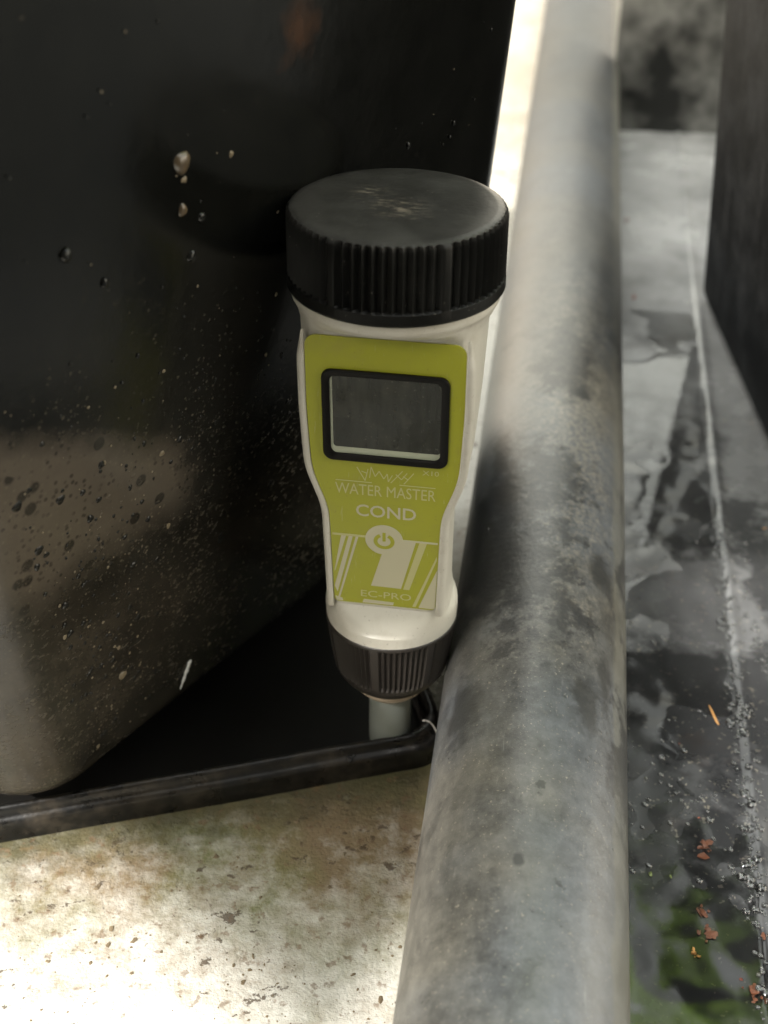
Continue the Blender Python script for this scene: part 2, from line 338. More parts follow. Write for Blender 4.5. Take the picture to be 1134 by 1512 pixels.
wb = NT('water_bead', (1, 1, 1), .06, IOR=1.8); wb.b.inputs['Transmission Weight'].default_value = 1.0; M['wbead'] = wb.m
M['bead'] = NT('water_bead_on_black', (.012, .012, .011), .03, IOR=1.4).m
M['scale'] = mat_plastic('dried_scale', (.17, .135, .085), .4, .5, .6, 1500, .4)
M['scale2'] = mat_plastic('dried_drop_brown', (.085, .062, .038), .18, .7, .7, 900, .3)
M['glint'] = mat_plastic('glint_white', (.85, .84, .80), .5, .2, .4, 900, .5)  # pale colour standing in for the specular glint on the pot
M['fibre'] = mat_plastic('fibre_pale', (.5, .47, .42), .6)

# ---------------------------------------------------------------- bench (white stained board)
def bench():
    vs, fs = [], []
    n = 60; S = 1500.
    xs = [(-S + 2 * S * i / n) for i in range(n + 1)]
    for j in range(n + 1):
        for i in range(n + 1): vs.append((xs[i], xs[j] + 500, 0))
    for j in range(n):
        for i in range(n): a = j * (n + 1) + i; fs.append((a, a + 1, a + n + 2, a + n + 1))
    me = bpy.data.meshes.new('bench_top')
    me.from_pydata([(a * MM, b * MM, c * MM) for a, b, c in vs], [], fs); me.update()
    o = link('bench_top', me, M['board']); o.location.z = .0048
    tag(o, kind='structure', label='white bench board stained with green algae and brown specks')
bench()
def bench_dirt():   # specks of dirt and algae crust stuck to the bench near the tray
    rnd = random.Random(31); v, f = [], []
    cl = [(rnd.uniform(-85, 8), rnd.uniform(140, 196), rnd.uniform(4, 14)) for _ in range(22)]
    for i in range(480):
        if i < 440: cx, cy, sd = rnd.choice(cl); x, y = rnd.gauss(cx, sd), rnd.gauss(cy, sd * .7)
        else: x, y = rnd.uniform(-95, 15), rnd.uniform(130, 204)
        if y > 198.5 + .237 * x or x > 16: continue
        r = min(1.0, rnd.lognormvariate(-1.9, .7)); k = 7; b = len(v); st = rnd.uniform(.75, 1.35); ro = rnd.uniform(0, 3)
        for rr_, h in ((1, -.05), (.6, .4)):
            for j in range(k):
                a = 2 * math.pi * j / k; q = r * rr_ * rnd.uniform(.45, 1.4); px, py = q * math.cos(a) * st, q * math.sin(a) / st
                v.append((x + px * math.cos(ro) - py * math.sin(ro), y + px * math.sin(ro) + py * math.cos(ro), 4.8 + h * min(r, .6) * rnd.uniform(.6, 1.2)))
        for j in range(k): m = (j + 1) % k; f.append((b + j, b + m, b + k + m, b + k + j))
        f.append(tuple(b + k + j for j in range(k)))
    o = mesh('dirt_specks', v, f, M['speck'], None, False); tag(o, 'dark specks of dirt and algae scattered over the white bench board', 'dirt', kind='stuff')
bench_dirt()

# ---------------------------------------------------------------- black tray under the left pot
def tray():
    T = empty('drip_tray', (0, 0, 0)); T.rotation_euler = (0, 0, R(13.35))
    tag(T, 'shallow black plastic drip tray with rolled rim under the meter', 'tray')
    x0, x1, y0, y1 = -230., 66., 198.4, 402.
    def rr(x0, x1, y0, y1, r, z, k=8):
        pts = []
        for cx, cy, a0 in ((x1 - r, y1 - r, 0), (x0 + r, y1 - r, 90), (x0 + r, y0 + r, 180), (x1 - r, y0 + r, 270)):
            for i in range(k + 1):
                a = R(a0 + 90 * i / k); pts.append((cx + r * math.cos(a), cy + r * math.sin(a), z))
        return pts
    def dense(pts, step=6):
        out = []
        for a, b in zip(pts, pts[1:] + pts[:1]):
            m = max(1, int(math.dist(a, b) / step))
            for i in range(m): out.append(tuple(p + (q - p) * i / m for p, q in zip(a, b)))
        return out
    def wob(pts, amp=.35):
        return [(a + amp * noise.noise((a * .03, b * .03, c * .1 + 5)), b + amp * noise.noise((a * .03, b * .03, c * .1)), c + amp * .7 * noise.noise((a * .02, b * .02, 9))) for a, b, c in pts]
    base = dense(rr(x0 + 6, x1 - 6, y0 + 6, y1 - 6, 8, 0))
    def ring(off, z):   # off: outward from the inner line
        cx, cy = (x0 + x1) / 2, (y0 + y1) / 2; hx, hy = (x1 - x0) / 2 - 6, (y1 - y0) / 2 - 6
        return wob([(cx + (a - cx) * (hx + off) / hx, cy + (b - cy) * (hy + off) / hy, z) for a, b, _ in base])
    v, f = loft([ring(-4, 7.0), ring(-1.5, 7.4), ring(-.4, 8.2), ring(.2, 10)], cap0=True)
    mesh('basin', v, f, M['tray'], T, angle=50)
    v, f = loft([ring(.2, 10), ring(.4, 12.6), ring(.8, 13.7), ring(1.4, 14.0), ring(2.0, 13.7), ring(2.3, 12.7), ring(2.5, 11.6), ring(3.0, 11.2), ring(3.6, 10.9), ring(3.9, 9.8), ring(4.0, 5.0), ring(4.1, .4)])
    mesh('rim', v, f, M['rim'], T, angle=60)
tray()

# ---------------------------------------------------------------- black plant pots
U = Vector((.605188, .796083, 0)); N = Vector((.796083, -.605188, 0))
def pot(name, label, orient, corners, H, rc, zb, mat, soil=True, rb=9):
    """corners(z) -> four (x,y) corner points, counter-clockwise; rounded; lofted from zb to zb+H"""
    P = empty(name, (0, 0, 0)); tag(P, label, 'plant pot', 'black plant pots')
    def ring(z, inset, r, k=10):
        c = [Vector((a, b)) for a, b in corners(z)]; pts = []
        cen = sum(c, Vector((0, 0))) / 4
        for i in range(4):
            p, q, n = c[i - 1], c[i], c[(i + 1) % 4]
            d1 = (p - q).normalized(); d2 = (n - q).normalized()
            q2 = q + (d1 + d2) * inset
            half = math.acos(max(-1, min(1, d1.dot(d2)))) / 2
            t = r / math.tan(half); bis = (d1 + d2).normalized(); cc = q2 + bis * (r / math.sin(half))
            s, e = q2 + d1 * t - cc, q2 + d2 * t - cc
            a0 = math.atan2(s.y, s.x); da = math.atan2(e.y, e.x) - a0
            while da > math.pi: da -= 2 * math.pi
            while da < -math.pi: da += 2 * math.pi
            for j in range(k + 1):
                a = a0 + da * j / k; pts.append((cc.x + r * math.cos(a), cc.y + r * math.sin(a), z))
        out = []
        for a, b in zip(pts, pts[1:] + pts[:1]):
            m = 12 if math.dist(a, b) > 40 else 1
            for i in range(m): out.append(tuple(x + (y - x) * i / m for x, y in zip(a, b)))
        return out
    rows = [ring(zb, rb + 4, rc - 4)]
    for i in range(7):
        a = R(90 * i / 6); rows.append(ring(zb + rb * (1 - math.cos(a)), rb * (1 - math.sin(a)), rc))
    for i in range(1, 25): rows.append(ring(zb + rb + (H - rb - 10) * i / 24, 0, rc))
    n0 = min(len(r) for r in rows); assert all(len(r) == n0 for r in rows), [len(r) for r in rows]
    def dent(p):
        x, y, z = p; k = .9
        return (x + k * noise.noise((x * .012, y * .012, z * .014)), y + k * noise.noise((x * .012 + 7, y * .012, z * .014)), z)
    rows = [rows[0]] + [[dent(p) for p in r] for r in rows[1:]]
    v, f = loft(rows, cap0=True); mesh('pot_wall', v, f, mat, P, angle=40)
    zt = zb + H
    v, f = loft([ring(zt - 11, -.3, rc), ring(zt - 10.5, -3.2, rc + 3), ring(zt - 2, -4, rc + 3), ring(zt, -3, rc + 3), ring(zt, 1, rc), ring(zt - 2, 2.2, rc), ring(zt - 26, 2.4, rc)])
    mesh('lip', v, f, mat, P, angle=40)
    r = ring(zt - 24, 2.2, rc); v = list(r); f = [tuple(range(len(r)))]
    mesh('soil', v, f, M['soil'], P, smooth=False)
    return P
def nf(z): return -169.2 + .156 * (z - 18)
def left_corners(z):
    un = 97 - .15 * (z - 18); uf = 265 - .10 * (z - 18); a = nf(z); b = nf(8) - 165 - .05 * (z - 8)
    return [tuple((U * s + N * t).xy) for s, t in ((un, a), (uf, a), (uf, b), (un, b))]
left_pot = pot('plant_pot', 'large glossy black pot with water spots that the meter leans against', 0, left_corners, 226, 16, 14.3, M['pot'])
def right_corners(z):
    f = .075 * (z - 11)
    return [(119.5 - f, 300 - f * .6), (270 + f, 300 - f * .6), (270 + f, 442 + f * .3), (118.5 - f, 442 + f * .3)]
p2 = NT('pot_dull_black', rough=.6); p2.b.inputs['Specular IOR Level'].default_value = .06
pc = p2.mix(p2.ramp(p2.noise(48, 8, .72), [(.45, 0), (.75, 1)]), (.0045, .005, .006), (.030, .031, .034))
pc = p2.mix(p2.math('MULTIPLY', p2.ramp(p2.noise(1, 6, .7, p2.mapped(scale=(160, 160, 22))), [(.58, 0), (.7, 1)]), .6), pc, (.045, .046, .048))
p2.col(p2.mix(p2.math('MULTIPLY', p2.ramp(p2.noise(520, 3), [(.66, 0), (.72, 1)]), .6), pc, (.08, .078, .072))); p2.bump(p2.noise(70, 5), .4, .001); M['pot2'] = p2.m
pot('plant_pot', 'dull black pot at right edge standing on the wet trough', 0, right_corners, 225, 12, 11.2, M['pot2'], rb=6)

# water spots and dried splashes on the left pot's front wall
WN = Vector((N.x, N.y, -.156)).normalized(); WV = WN.cross(U).normalized()
def wall_pt(s, z): return U * s + N * (nf(z) + .0) + Vector((0, 0, z))
def dome(vs, fs, c, r, h, asp=1.0, k=8, rot=0.0):
    b = len(vs)
    for ring_r, hh in ((1.0, -.25), (.86, .45), (.5, .86)):
        for j in range(k):
            a = 2 * math.pi * j / k + rot; rad = r * ring_r * (1 + .12 * math.sin(3 * a + c.x * 50))
            vs.append(tuple(c + U * (rad * math.cos(a)) + WV * (rad * asp * math.sin(a)) + WN * (h * hh)))
    vs.append(tuple(c + WN * h))
    for q in range(2):
        for j in range(k): m = (j + 1) % k; fs.append((b + q * k + j, b + q * k + m, b + (q + 1) * k + m, b + (q + 1) * k + j))
    for j in range(k): fs.append((b + 2 * k + j, b + 2 * k + (j + 1) % k, b + 3 * k))
def droplets():
    rnd = random.Random(3)
    sets = {'beads': ([], []), 'scale': ([], [])}
    for i in range(1500):
        if i < 900: s = rnd.uniform(98, 200); z = abs(rnd.gauss(0, 45)) + 16
        elif i < 1250: s = rnd.gauss(135, 22); z = rnd.gauss(65, 22)
        else: s = rnd.uniform(92, 240); z = rnd.uniform(30, 190)
        if s > 248 - .10 * z or s < 118 - .15 * z or z < 25: continue
        r = min(1.5, rnd.lognormvariate(-1.35, .55)); r *= 1.15 if z < 120 else .8
        kind = 'beads' if rnd.random() < .7 else 'scale'
        v, f = sets[kind]; dome(v, f, wall_pt(s, z), r if kind == 'beads' else r * .7, r * (.30 if kind == 'beads' else .2), rnd.uniform(.8, 1.5), 7 if r < .5 else 10, rnd.random())
    for i in range(8):   # larger flat bubbles of water
        s = rnd.uniform(102, 124); z = rnd.uniform(84, 108); v, f = sets['beads']; r = rnd.uniform(.5, 1.35); dome(v, f, wall_pt(s, z), r, r * .14, rnd.uniform(.8, 1.1), 12)
    o = mesh('water_beads', *sets['beads'], M['bead'], left_pot); tag(o, kind='stuff')
    o = mesh('scale_flecks', *sets['scale'], M['scale'], left_pot); tag(o, kind='stuff')
    for s, z, r, m in ((140.4, 155.3, 1.7, 'scale2'), (140.8, 146.7, 1.0, 'scale2'), (143.3, 136.9, 1.0, 'bead'), (145.5, 143.7, .8, 'bead'), (152.1, 153.2, .6, 'scale'), (115.5, 148, 1.0, 'bead'), (206.3, 137.9, .7, 'bead'), (141, 152.2, .5, 'scale')):
        v, f = [], []; dome(v, f, wall_pt(s, z), r, r * .45, 1.2, 14); mesh('droplet', v, f, M[m], left_pot)
droplets()
def glint_streak():   # specular glint low on the wall, painted as a raised pale streak
    v, f = [], []; c = wall_pt(145.2, 28.6); d = (U * 6 + Vector((0, 0, 9.2))).normalized(); e = WN.cross(d).normalized(); rows = []
    for i in range(15):
        t = i / 14; w = (.62 + .2 * math.sin(i * 2.3)) * math.sin(math.pi * t) ** .6 + .02; q = c + d * (t - .5) * 11
        rows.append([tuple(q + e * w * math.cos(a) + WN * (w * .35 * math.sin(a) + .25)) for a in [math.pi * k / 8 for k in range(9)]])
    v, f = loft(rows, close=False); o = mesh('painted_glint', v, f, M['glint'], left_pot); o['label'] = 'short white painted glint near the foot of the pot'
glint_streak()

# ---------------------------------------------------------------- black trough with water, right of the pipe
PD = Vector((math.sin(.1416988), math.cos(.1416988), 0)); PE = Vector((PD.y, -PD.x, 0)); PO = Vector((33.95, 210, 0))
ZF = 10.6
def fl(a, e):   # floor height: along, across
    h = ZF + .5 * noise.noise((a * .022, e * .035, 2.)) + .45 * noise.noise((a * .06, e * .07, 5.)) + .22 * noise.noise((a * .16, e * .16, 8.))
    h += .8 * math.exp(-((e - 51) / 1.2) ** 2)
    h -= .55 / (1 + math.exp((a + 40) / 5.))
    if e > 53: h += (e - 53) * .035
    if e < 16: h = min(h, ZF - .1)
    return h
ZW = ZF + .12
def trough():
    T = empty('trough', (PO.x * MM, PO.y * MM, 0), (0, 0, -.1416988)); tag(T, 'wet black plastic trough with water puddles right of the pipe', 'trough')
    # local x = across, y = along
    es = [2 + i * 2.0 for i in range(0, 8)] + [18 + i * .8 for i in range(0, 68)] + [73 + i * 8 for i in range(0, 40)]
    aas = [-330 + i * 15 for i in range(0, 15)] + [-105 + i * .9 for i in range(0, 300)] + [165 + i * 3 for i in range(0, 84)]
    aas[-1] = 416.
    v = [(e, a, fl(a, e)) for a in aas for e in es]; n = len(es)
    f = [(j * n + i, j * n + i + 1, (j + 1) * n + i + 1, (j + 1) * n + i) for j in range(len(aas) - 1) for i in range(n - 1)]
    mesh('floor_sheet', v, f, M['trough'], T)
    E1 = es[-1]
    v, f = loft([[(2, -330, ZF - 1), (2, 416, ZF - 1)], [(2, -330, .3), (2, 416, .3)]], close=False); mesh('side_wall', v, f, M['tray'], T, False)
    # end wall
    rows = []
    for i in range(25):
        z = ZF - .4 + 130 * i / 24
        rows.append([(17.5 + (E1 - 17.5) * j / 60, 416 + 1.5 * noise.noise((j * .3, i * .3, 1)) + (5 * math.exp(-i / 1.2)) * -1 + .06 * i * 5.4, z) for j in range(61)])
    v, f = loft(rows, close=False); mesh('end_wall', v, f, M['endwall'], T)
    # water sheet, only where it stands above the floor
    es2 = [16 + i * .8 for i in range(0, 45)]; a2 = [-105 + i * 1.0 for i in range(0, 330)]
    v = []; n = len(es2); dep = []
    for a in a2:
        for e in es2: d = ZW - fl(a, e); dep.append(d); v.append((e, a, ZW - (0.0 if d > .12 else (.12 - d) * .5)))
    f = []
    for j in range(len(a2) - 1):
        for i in range(n - 1):
            q = (j * n + i, j * n + i + 1, (j + 1) * n + i + 1, (j + 1) * n + i)
            if max(dep[k] for k in q) > -.03: f.append(q)
    used = sorted({k for q in f for k in q}); mp = {k: i for i, k in enumerate(used)}
    w = mesh('puddle', [v[k] for k in used], [tuple(mp[k] for k in q) for q in f], M['water'], T)
    w['label'] = 'shallow puddles of clear water'
    # beads of water round the puddle edges and along the ridge
    rnd = random.Random(11); v, f = [], []
    def bead(e, a, r, h):
        z = max(fl(a, e), ZW if (16 < e < 51 and ZW > fl(a, e)) else 0); b = len(v); k = 8
        for rr_, hh in ((1, -.3), (.88, .45), (.5, .85)):
            for j in range(k): t = 2 * math.pi * j / k; v.append((e + r * rr_ * math.cos(t), a + r * rr_ * math.sin(t), z + h * hh))
        v.append((e, a, z + h))
        for q in range(2):
            for j in range(k): m = (j + 1) % k; f.append((b + q * k + j, b + q * k + m, b + (q + 1) * k + m, b + (q + 1) * k + j))
        for j in range(k): f.append((b + 2 * k + j, b + 2 * k + (j + 1) % k, b + 3 * k))
    cnt = 0
    while cnt < 620:
        e = rnd.uniform(19, 58); a = rnd.uniform(-70, 95)
        edge = abs(ZW - fl(a, e)) < .07 or 47 < e < 53
        if edge and rnd.random() < (.9 if abs(e - 48.5) < 2.5 else .3):
            r = min(1.3, rnd.lognormvariate(-.95 if e < 44 else -.7, .5)); bead(e, a, r, r * .6); cnt += 1
    tag(mesh('water_beads', v, f, M['wbead'], T), kind='stuff')
    # thin line of water drawn up along the pipe
    v, f = [], []
    rows = []
    for i in range(140):
        a = -105 + i * 1.6; wv = .35 * noise.noise((a * .11, 0, 3)) + .2 * noise.noise((a * .5, 0, 4))
        rows.append([(15.2, a, ZF + 1.4), (17.4 + wv, a, ZF + .9 + wv * .3), (18.6 + wv * 1.6, a, ZF + .35), (19.6 + wv * 2, a, ZF - .3)])
    v, f = loft(rows, close=False); mesh('water_line', v, f, M['water'], T)
    return T
trough()

# ---------------------------------------------------------------- pipe
def pipe():
    o_c = (PO.x * MM, PO.y * MM, .031)
    RO, k = 20.23, 96; rows = []
    ys = [-330 + 4 * i for i in range(0, 345)]
    def ring(y, r, w=True):
        out = []
        for j in range(k):
            t = 2 * math.pi * j / k; x, z = math.sin(t), math.cos(t)
            rr_ = r + (.14 * noise.noise((x * 2, y * .012, z * 2)) + .05 * noise.noise((x * 6, y * .05, z * 6)) if w else 0)
            out.append((x * rr_, y, z * rr_))
        return out
    rows = [ring(ys[0] + 500, 17.2, False)] + [ring(ys[0], 17.2, False)] + [ring(y, RO) for y in ys] + [ring(ys[-1], 17.2, False), ring(ys[-1] - 500, 17.2, False)]
    v, f = loft(rows)
    p = mesh('pipe', v, f, M['pipe'], None, angle=50)
    p.location = o_c; p.rotation_euler = (0, 0, -.1416988)
    tag(p, 'dusty scuffed black pipe running from front to back beside the meter', 'pipe')
    rnd = random.Random(5); v, f = [], []
    for i in range(130):
        y = rnd.uniform(-100, 120); t = R(rnd.uniform(-60, 60)); r = min(.75, rnd.lognormvariate(-1.7, .5)); b = len(v); kk = 7
        n_ = Vector((math.sin(t), 0, math.cos(t))); s_ = Vector((math.cos(t), 0, -math.sin(t))); c = n_ * (RO - .02) + Vector((0, y, 0)); d_ = Vector((0, 1, 0))
        for rr_, hh in ((1, -.3), (.85, .4)):
            for j in range(kk): a = 2 * math.pi * j / kk; v.append(tuple(c + s_ * r * rr_ * math.cos(a) + d_ * r * rr_ * math.sin(a) + n_ * r * .55 * hh))
        v.append(tuple(c + n_ * r * .55))
        for j in range(kk): m = (j + 1) % kk; f += [(b + j, b + m, b + kk + m, b + kk + j), (b + kk + j, b + kk + m, b + 2 * kk)]
    tag(mesh('water_beads', v, f, M['water'], p), kind='stuff')
pipe()

# ---------------------------------------------------------------- the conductivity meter
LT = 133.2
def meter():
    top = Vector((2.4, 219.578, 140.661)); lean = R(2.5); yaw = R(-9); side = R(.45)
    az = Vector((math.sin(side), math.sin(lean), math.cos(lean))).normalized()
    ax0 = Vector((1, 0, 0)); ax0 = (ax0 - az * ax0.dot(az)).normalized(); ay0 = az.cross(ax0)
    ax = ax0 * math.cos(yaw) + ay0 * math.sin(yaw); ay = az.cross(ax)
    tip = top - az * LT
    E = empty('conductivity_meter')
    m = Matrix((ax, ay, az)).transposed().to_4x4(); m.translation = tip * MM
    E.matrix_world = m
    tag(E, 'white pocket conductivity meter with lime label and black screw cap', 'water meter')
    Z = lambda L: LT - L
    # --- body
    TAB = [(14.6, 18.6, 40, 40), (15.0, 19.5, 40, 40), (16.8, 19.6, 40, 40), (17.4, 19.3, 40, 40), (18.0, 18.9, 20, 30), (19.0, 18.7, 15, 20), (20.2, 18.6, 13.0, 18.4), (35, 18.2, 12.35, 17.6), (49, 17.6, 11.75, 16.4), (52.5, 17.2, 11.6, 15.8), (56, 16.4, 11.45, 14.5), (59.5, 15.6, 11.3, 13.2), (62.5, 14.5, 11.17, 12.75), (78, 14.5, 10.5, 12.7), (84.8, 14.45, 10.1, 12.75), (85.1, 14.45, 10.5, 12.8), (87.4, 14.45, 12.6, 13.4), (89.6, 14.45, 14.5, 18), (90.4, 14.45, 40, 40), (93.0, 14.3, 40, 40)]
    Ls = [14.6, 15, 15.6, 16.2, 16.8, 17.1, 17.4, 17.7, 18, 18.5, 19, 19.6, 20.2] + [20.2 + 1.2 * i for i in range(1, 54)] + [84.8, 84.95, 85.1, 85.7, 86.3, 86.9, 87.4, 88, 88.6, 89.2, 89.6, 90, 90.4, 91.4, 92.2, 93]
    rows = []; K = 144; p = 18
    for L in Ls:
        r_, f_, w_ = lerp_tab(TAB, L); row = []
        for j in range(K):
            t = 2 * math.pi * j / K; c, s_ = -math.cos(t), math.sin(t)     # t=0 faces front (-y)
            q = (1 / r_) ** p + (abs(s_) / w_) ** p
            if c < 0: q += (abs(c) / f_) ** p
            rr_ = q ** (-1 / p); row.append((rr_ * s_, rr_ * c, Z(L)))
        rows.append(row)
    v, f = loft(rows, cap0=True, cap1=True); body = mesh('body', v, f, M['white'], E, angle=32)
    # --- front face coordinates: (a, L, e) -> local point, e millimetres proud
    def F(a, L, e): return (a, -(13.0 - (L - 20.2) * (2.8 / 64.6)) - e, Z(L))
    LAB = [(20.9, 15.0), (36, 15.05), (48.5, 14.55), (51, 14.2), (53.5, 13.5), (56.5, 12.4), (59, 11.6), (61.5, 11.2), (66, 11.1), (84.0, 10.7)]
    def outline():
        pts = []
        def corner(cx, cy, r, a0):
            return [(cx + r * math.cos(R(a0 + 90 * i / 6)), cy - r * math.sin(R(a0 + 90 * i / 6))) for i in range(7)]
        right = []
        L = 24.0
        while L < 82.6: right.append((lerp_tab(LAB, L)[0], L)); L += 1.2
        # smooth the side
        xs = [q[0] for q in right]
        for _ in range(2): xs = [xs[0]] + [(xs[i - 1] + 2 * xs[i] + xs[i + 1]) / 4 for i in range(1, len(xs) - 1)] + [xs[-1]]
        right = [(x, q[1]) for x, q in zip(xs, right)]
        tr = corner(15.0 - 2.2, 20.9 + 2.2, 2.2, 0)[::-1]     # from top going right/down
        br = [(10.72 - 1.0 + math.cos(R(-90 * i / 5)), 84.0 - 1.0 - math.sin(R(-90 * i / 5))) for i in range(6)]
        half = tr + right + br
        return half + [(-a, L) for a, L in half[::-1]]
    lo = outline()
    def offset(loop, d):
        n = len(loop); out = []
        for i in range(n):
            a, b, c = loop[i - 1], loop[i], loop[(i + 1) % n]
            tx, ty = c[0] - a[0], c[1] - a[1]; ln = math.hypot(tx, ty) or 1
            out.append((b[0] + ty / ln * -d * SGN, b[1] - tx / ln * -d * SGN))
        return out
    area = sum(lo[i - 1][0] * lo[i][1] - lo[i][0] * lo[i - 1][1] for i in range(len(lo)))
    SGN = -1 if area > 0 else 1
    def plate(name, loop, e, th, mat, parent):
        n = len(loop); vs = [F(a, L, e) for a, L in loop] + [F(a, L, e - th) for a, L in loop]
        fs = [tuple(range(n))] + [(i, (i + 1) % n, n + (i + 1) % n, n + i) for i in range(n)]
        return mesh(name, vs, fs, mat, parent, False)
    def band(name, prof, loop, mat, parent):
        rows_ = [[F(a, L, e) for a, L in offset(loop, d)] for d, e in prof]
        v, f = loft(rows_); return mesh(name, v, f, mat, parent, angle=50)
    label = plate('label', lo, .14, .3, M['lime'], E); label['label'] = 'lime green front label with pale print'
    for sg in (-1, 1):
        rows_ = []; L = 20.0
        while L < 86.2:
            hw = sum(lerp_tab(LAB, L + q)[0] for q in (-1.4, -.7, 0, .7, 1.4)) / 5
            if L < 22.5: hw = 15.0
            k = min(1, (L - 20.0) / 5.0 + .02, (86.3 - L) / 1.6)
            rows_.append([F(sg * (hw + .14 + (d - .14) * min(1, .35 + (L - 20.0) / 9.0)), L, e if e < 0 else e * max(.05, k)) for d, e in ((.14, -.3), (.14, .26), (.26, .38), (.95, .40), (1.35, .22), (1.7, -.5))]); L += .8
        v, f = loft(rows_, close=False); mesh('face_rim', v, f, M['white'], E, angle=50)
    # --- screen
    def rrect(x0, x1, y0, y1, r, k=6):
        pts = []
        for cx, cy, a0 in ((x1 - r, y0 + r, 270), (x1 - r, y1 - r, 0), (x0 + r, y1 - r, 90), (x0 + r, y0 + r, 180)):
            for i in range(k + 1): a = R(a0 + 90 * i / k); pts.append((cx + r * math.cos(a), cy + r * math.sin(a)))
        return pts
    so, si = rrect(-12.0, 12.2, 27.7, 47.8, 1.9), rrect(-10.5, 10.7, 28.95, 46.25, 1.3)
    fr = empty('screen'); fr.parent = E
    rows_ = [[F(a, L, e) for a, L in lp] for lp, e in ((so, .05), (so, .62), (rrect(-11.8, 12.0, 27.9, 47.6, 1.7), .82), (rrect(-10.75, 10.95, 28.7, 46.5, 1.4), .82), (si, .6), (si, .1))]
    v, f = loft(rows_); fro = mesh('screen_frame', v, f, M['dkframe'], E, angle=40)
    bpy.data.objects.remove(fr)
    lcd = plate('display', rrect(-10.6, 10.8, 28.85, 46.35, 1.2), .20, .15, M['lcd'], E)
    plate('display_glass', rrect(-10.0, 10.75, 28.9, 44.75, .7), .30, .08, M['glass'], lcd)
    # --- print
    def poly(name, pts, mat, e=.20): return plate(name, pts, e, .06, mat, label)
    def strip(name, p0, p1, wd, mat, e=.20):
        (a, b), (c, d) = p0, p1; l_ = math.hypot(c - a, d - b); nx, ny = -(d - b) / l_ * wd / 2, (c - a) / l_ * wd / 2
        return poly(name, [(a + nx, b + ny), (c + nx, d + ny), (c - nx, d - ny), (a - nx, b - ny)], mat, e)
    def text(s_, a0, a1, L0, L1, mat, e=.20, name='lettering', bold=.0, caps=False):
        """fit a word to the box a0..a1, L0 (top)..L1 (baseline)"""
        cu = bpy.data.curves.new('t', 'FONT'); cu.body = s_; cu.size = 1; cu.offset = bold; cu.resolution_u = 3
        if caps:
            cu.small_caps_scale = .78
            for i, ch in enumerate(s_):
                if i not in caps: cu.body_format[i].use_small_caps = True
        ob = bpy.data.objects.new('t', cu); COL.objects.link(ob)
        dg = bpy.context.evaluated_depsgraph_get(); me = bpy.data.meshes.new_from_object(ob.evaluated_get(dg))
        COL.objects.unlink(ob); bpy.data.objects.remove(ob)
        xs = [q.co.x for q in me.vertices]; ys = [q.co.y for q in me.vertices]
        x0, x1, y0, y1 = min(xs), max(xs), min(ys), max(ys)
        for q in me.vertices:
            a = a0 + (q.co.x - x0) / (x1 - x0) * (a1 - a0); L = L1 + (q.co.y - y0) / (y1 - y0) * (L0 - L1)
            q.co = Vector(F(a, L, e)) * MM
        me.name = name; return link(name, me, mat, label, False)
    text('WATER MASTER', -9.9, 10.1, 53.3, 55.9, M['faint'], caps=(0, 6))
    text('COND', -5.8, 6.3, 58.2, 61.1, M['pale'], bold=.012)
    text('X10', 7.4, 10.6, 48.75, 49.85, M['faint'])
    text('EC-PRO', -5.0, 5.6, 80.3, 82.0, M['faint'])
    strip('print_line', (-9.8, 52.75), (-2.6, 52.75), .16, M['faint']); strip('print_line', (2.9, 52.75), (10.0, 52.75), .16, M['faint'])
    # crown mark: open zig-zag strokes above the name
    cr = [((-5.5, 49.3), (-3.9, 52.4)), ((-3.9, 52.4), (-3.3, 49.6)), ((-4.6, 50.2), (-3.5, 50.6)), ((-3.0, 51.6), (-2.7, 49.0)), ((-2.7, 49.0), (-1.9, 51.2)), ((-1.9, 51.2), (-1.1, 49.9)), ((-1.1, 49.9), (-.2, 51.6)), ((-.2, 51.6), (.5, 50.4)), ((.5, 50.4), (.7, 52.2)), ((.7, 52.2), (1.5, 50.6)), ((1.2, 52.4), (3.5, 49.4)), ((2.2, 50.3), (3.3, 51.4)), ((3.3, 51.4), (4.4, 49.8)), ((3.8, 52.4), (5.7, 49.7)), ((3.6, 50.6), (4.6, 51.3))]
    for a, b in cr: strip('crown_stroke', a, b, .17, M['faint'])
    strip('print_line', (-10.75, 66.2), (-3.2, 66.2), .5, M['faint']); strip('print_line', (3.2, 66.35), (10.8, 66.35), .42, M['pale'])
    poly('stripe', [(-8.95, 66.5), (-7.95, 66.5), (-10.3, 75.6), (-10.55, 75.9)], M['pale'], .195)
    poly('stripe', [(-7.4, 66.5), (-6.55, 66.5), (-9.95, 81.4), (-10.55, 79.9)], M['pale'], .195)
    poly('stripe', [(-5.95, 66.5), (-5.4, 66.5), (-9.55, 83.2), (-9.95, 83.2)], M['pale'], .195)
    poly('figure_bar', [(-.3, 69.3), (2.4, 66.5), (6.35, 66.6), (3.45, 79.0), (-2.85, 78.9)], M['pale'], .195)
    poly('stripe', [(7.1, 66.6), (8.6, 66.6), (5.2, 79.1), (3.9, 79.1)], M['faint'], .195)
    poly('stripe', [(10.7, 69.6), (10.75, 70.6), (6.6, 83.5), (5.9, 83.5)], M['faint'], .195)
    poly('corner_patch', [(10.85, 73.2), (10.6, 83.4), (10.1, 83.7), (7.2, 83.6)], M['pale'], .195)
    poly('stripe', [(-4.4, 82.75), (2.0, 82.95), (1.8, 83.7), (-4.7, 83.7)], M['pale'], .195)
    poly('stripe', [(-10.5, 82.6), (-9.0, 83.0), (-8.8, 83.75), (-10.2, 83.75)], M['pale'], .195)
    ell = lambda cx, cy, rx, ry, k=40, a0=0, a1=360: [(cx + rx * math.sin(R(a0 + (a1 - a0) * i / k)), cy - ry * math.cos(R(a0 + (a1 - a0) * i / k))) for i in range(k + (0 if a1 - a0 == 360 else 1))]
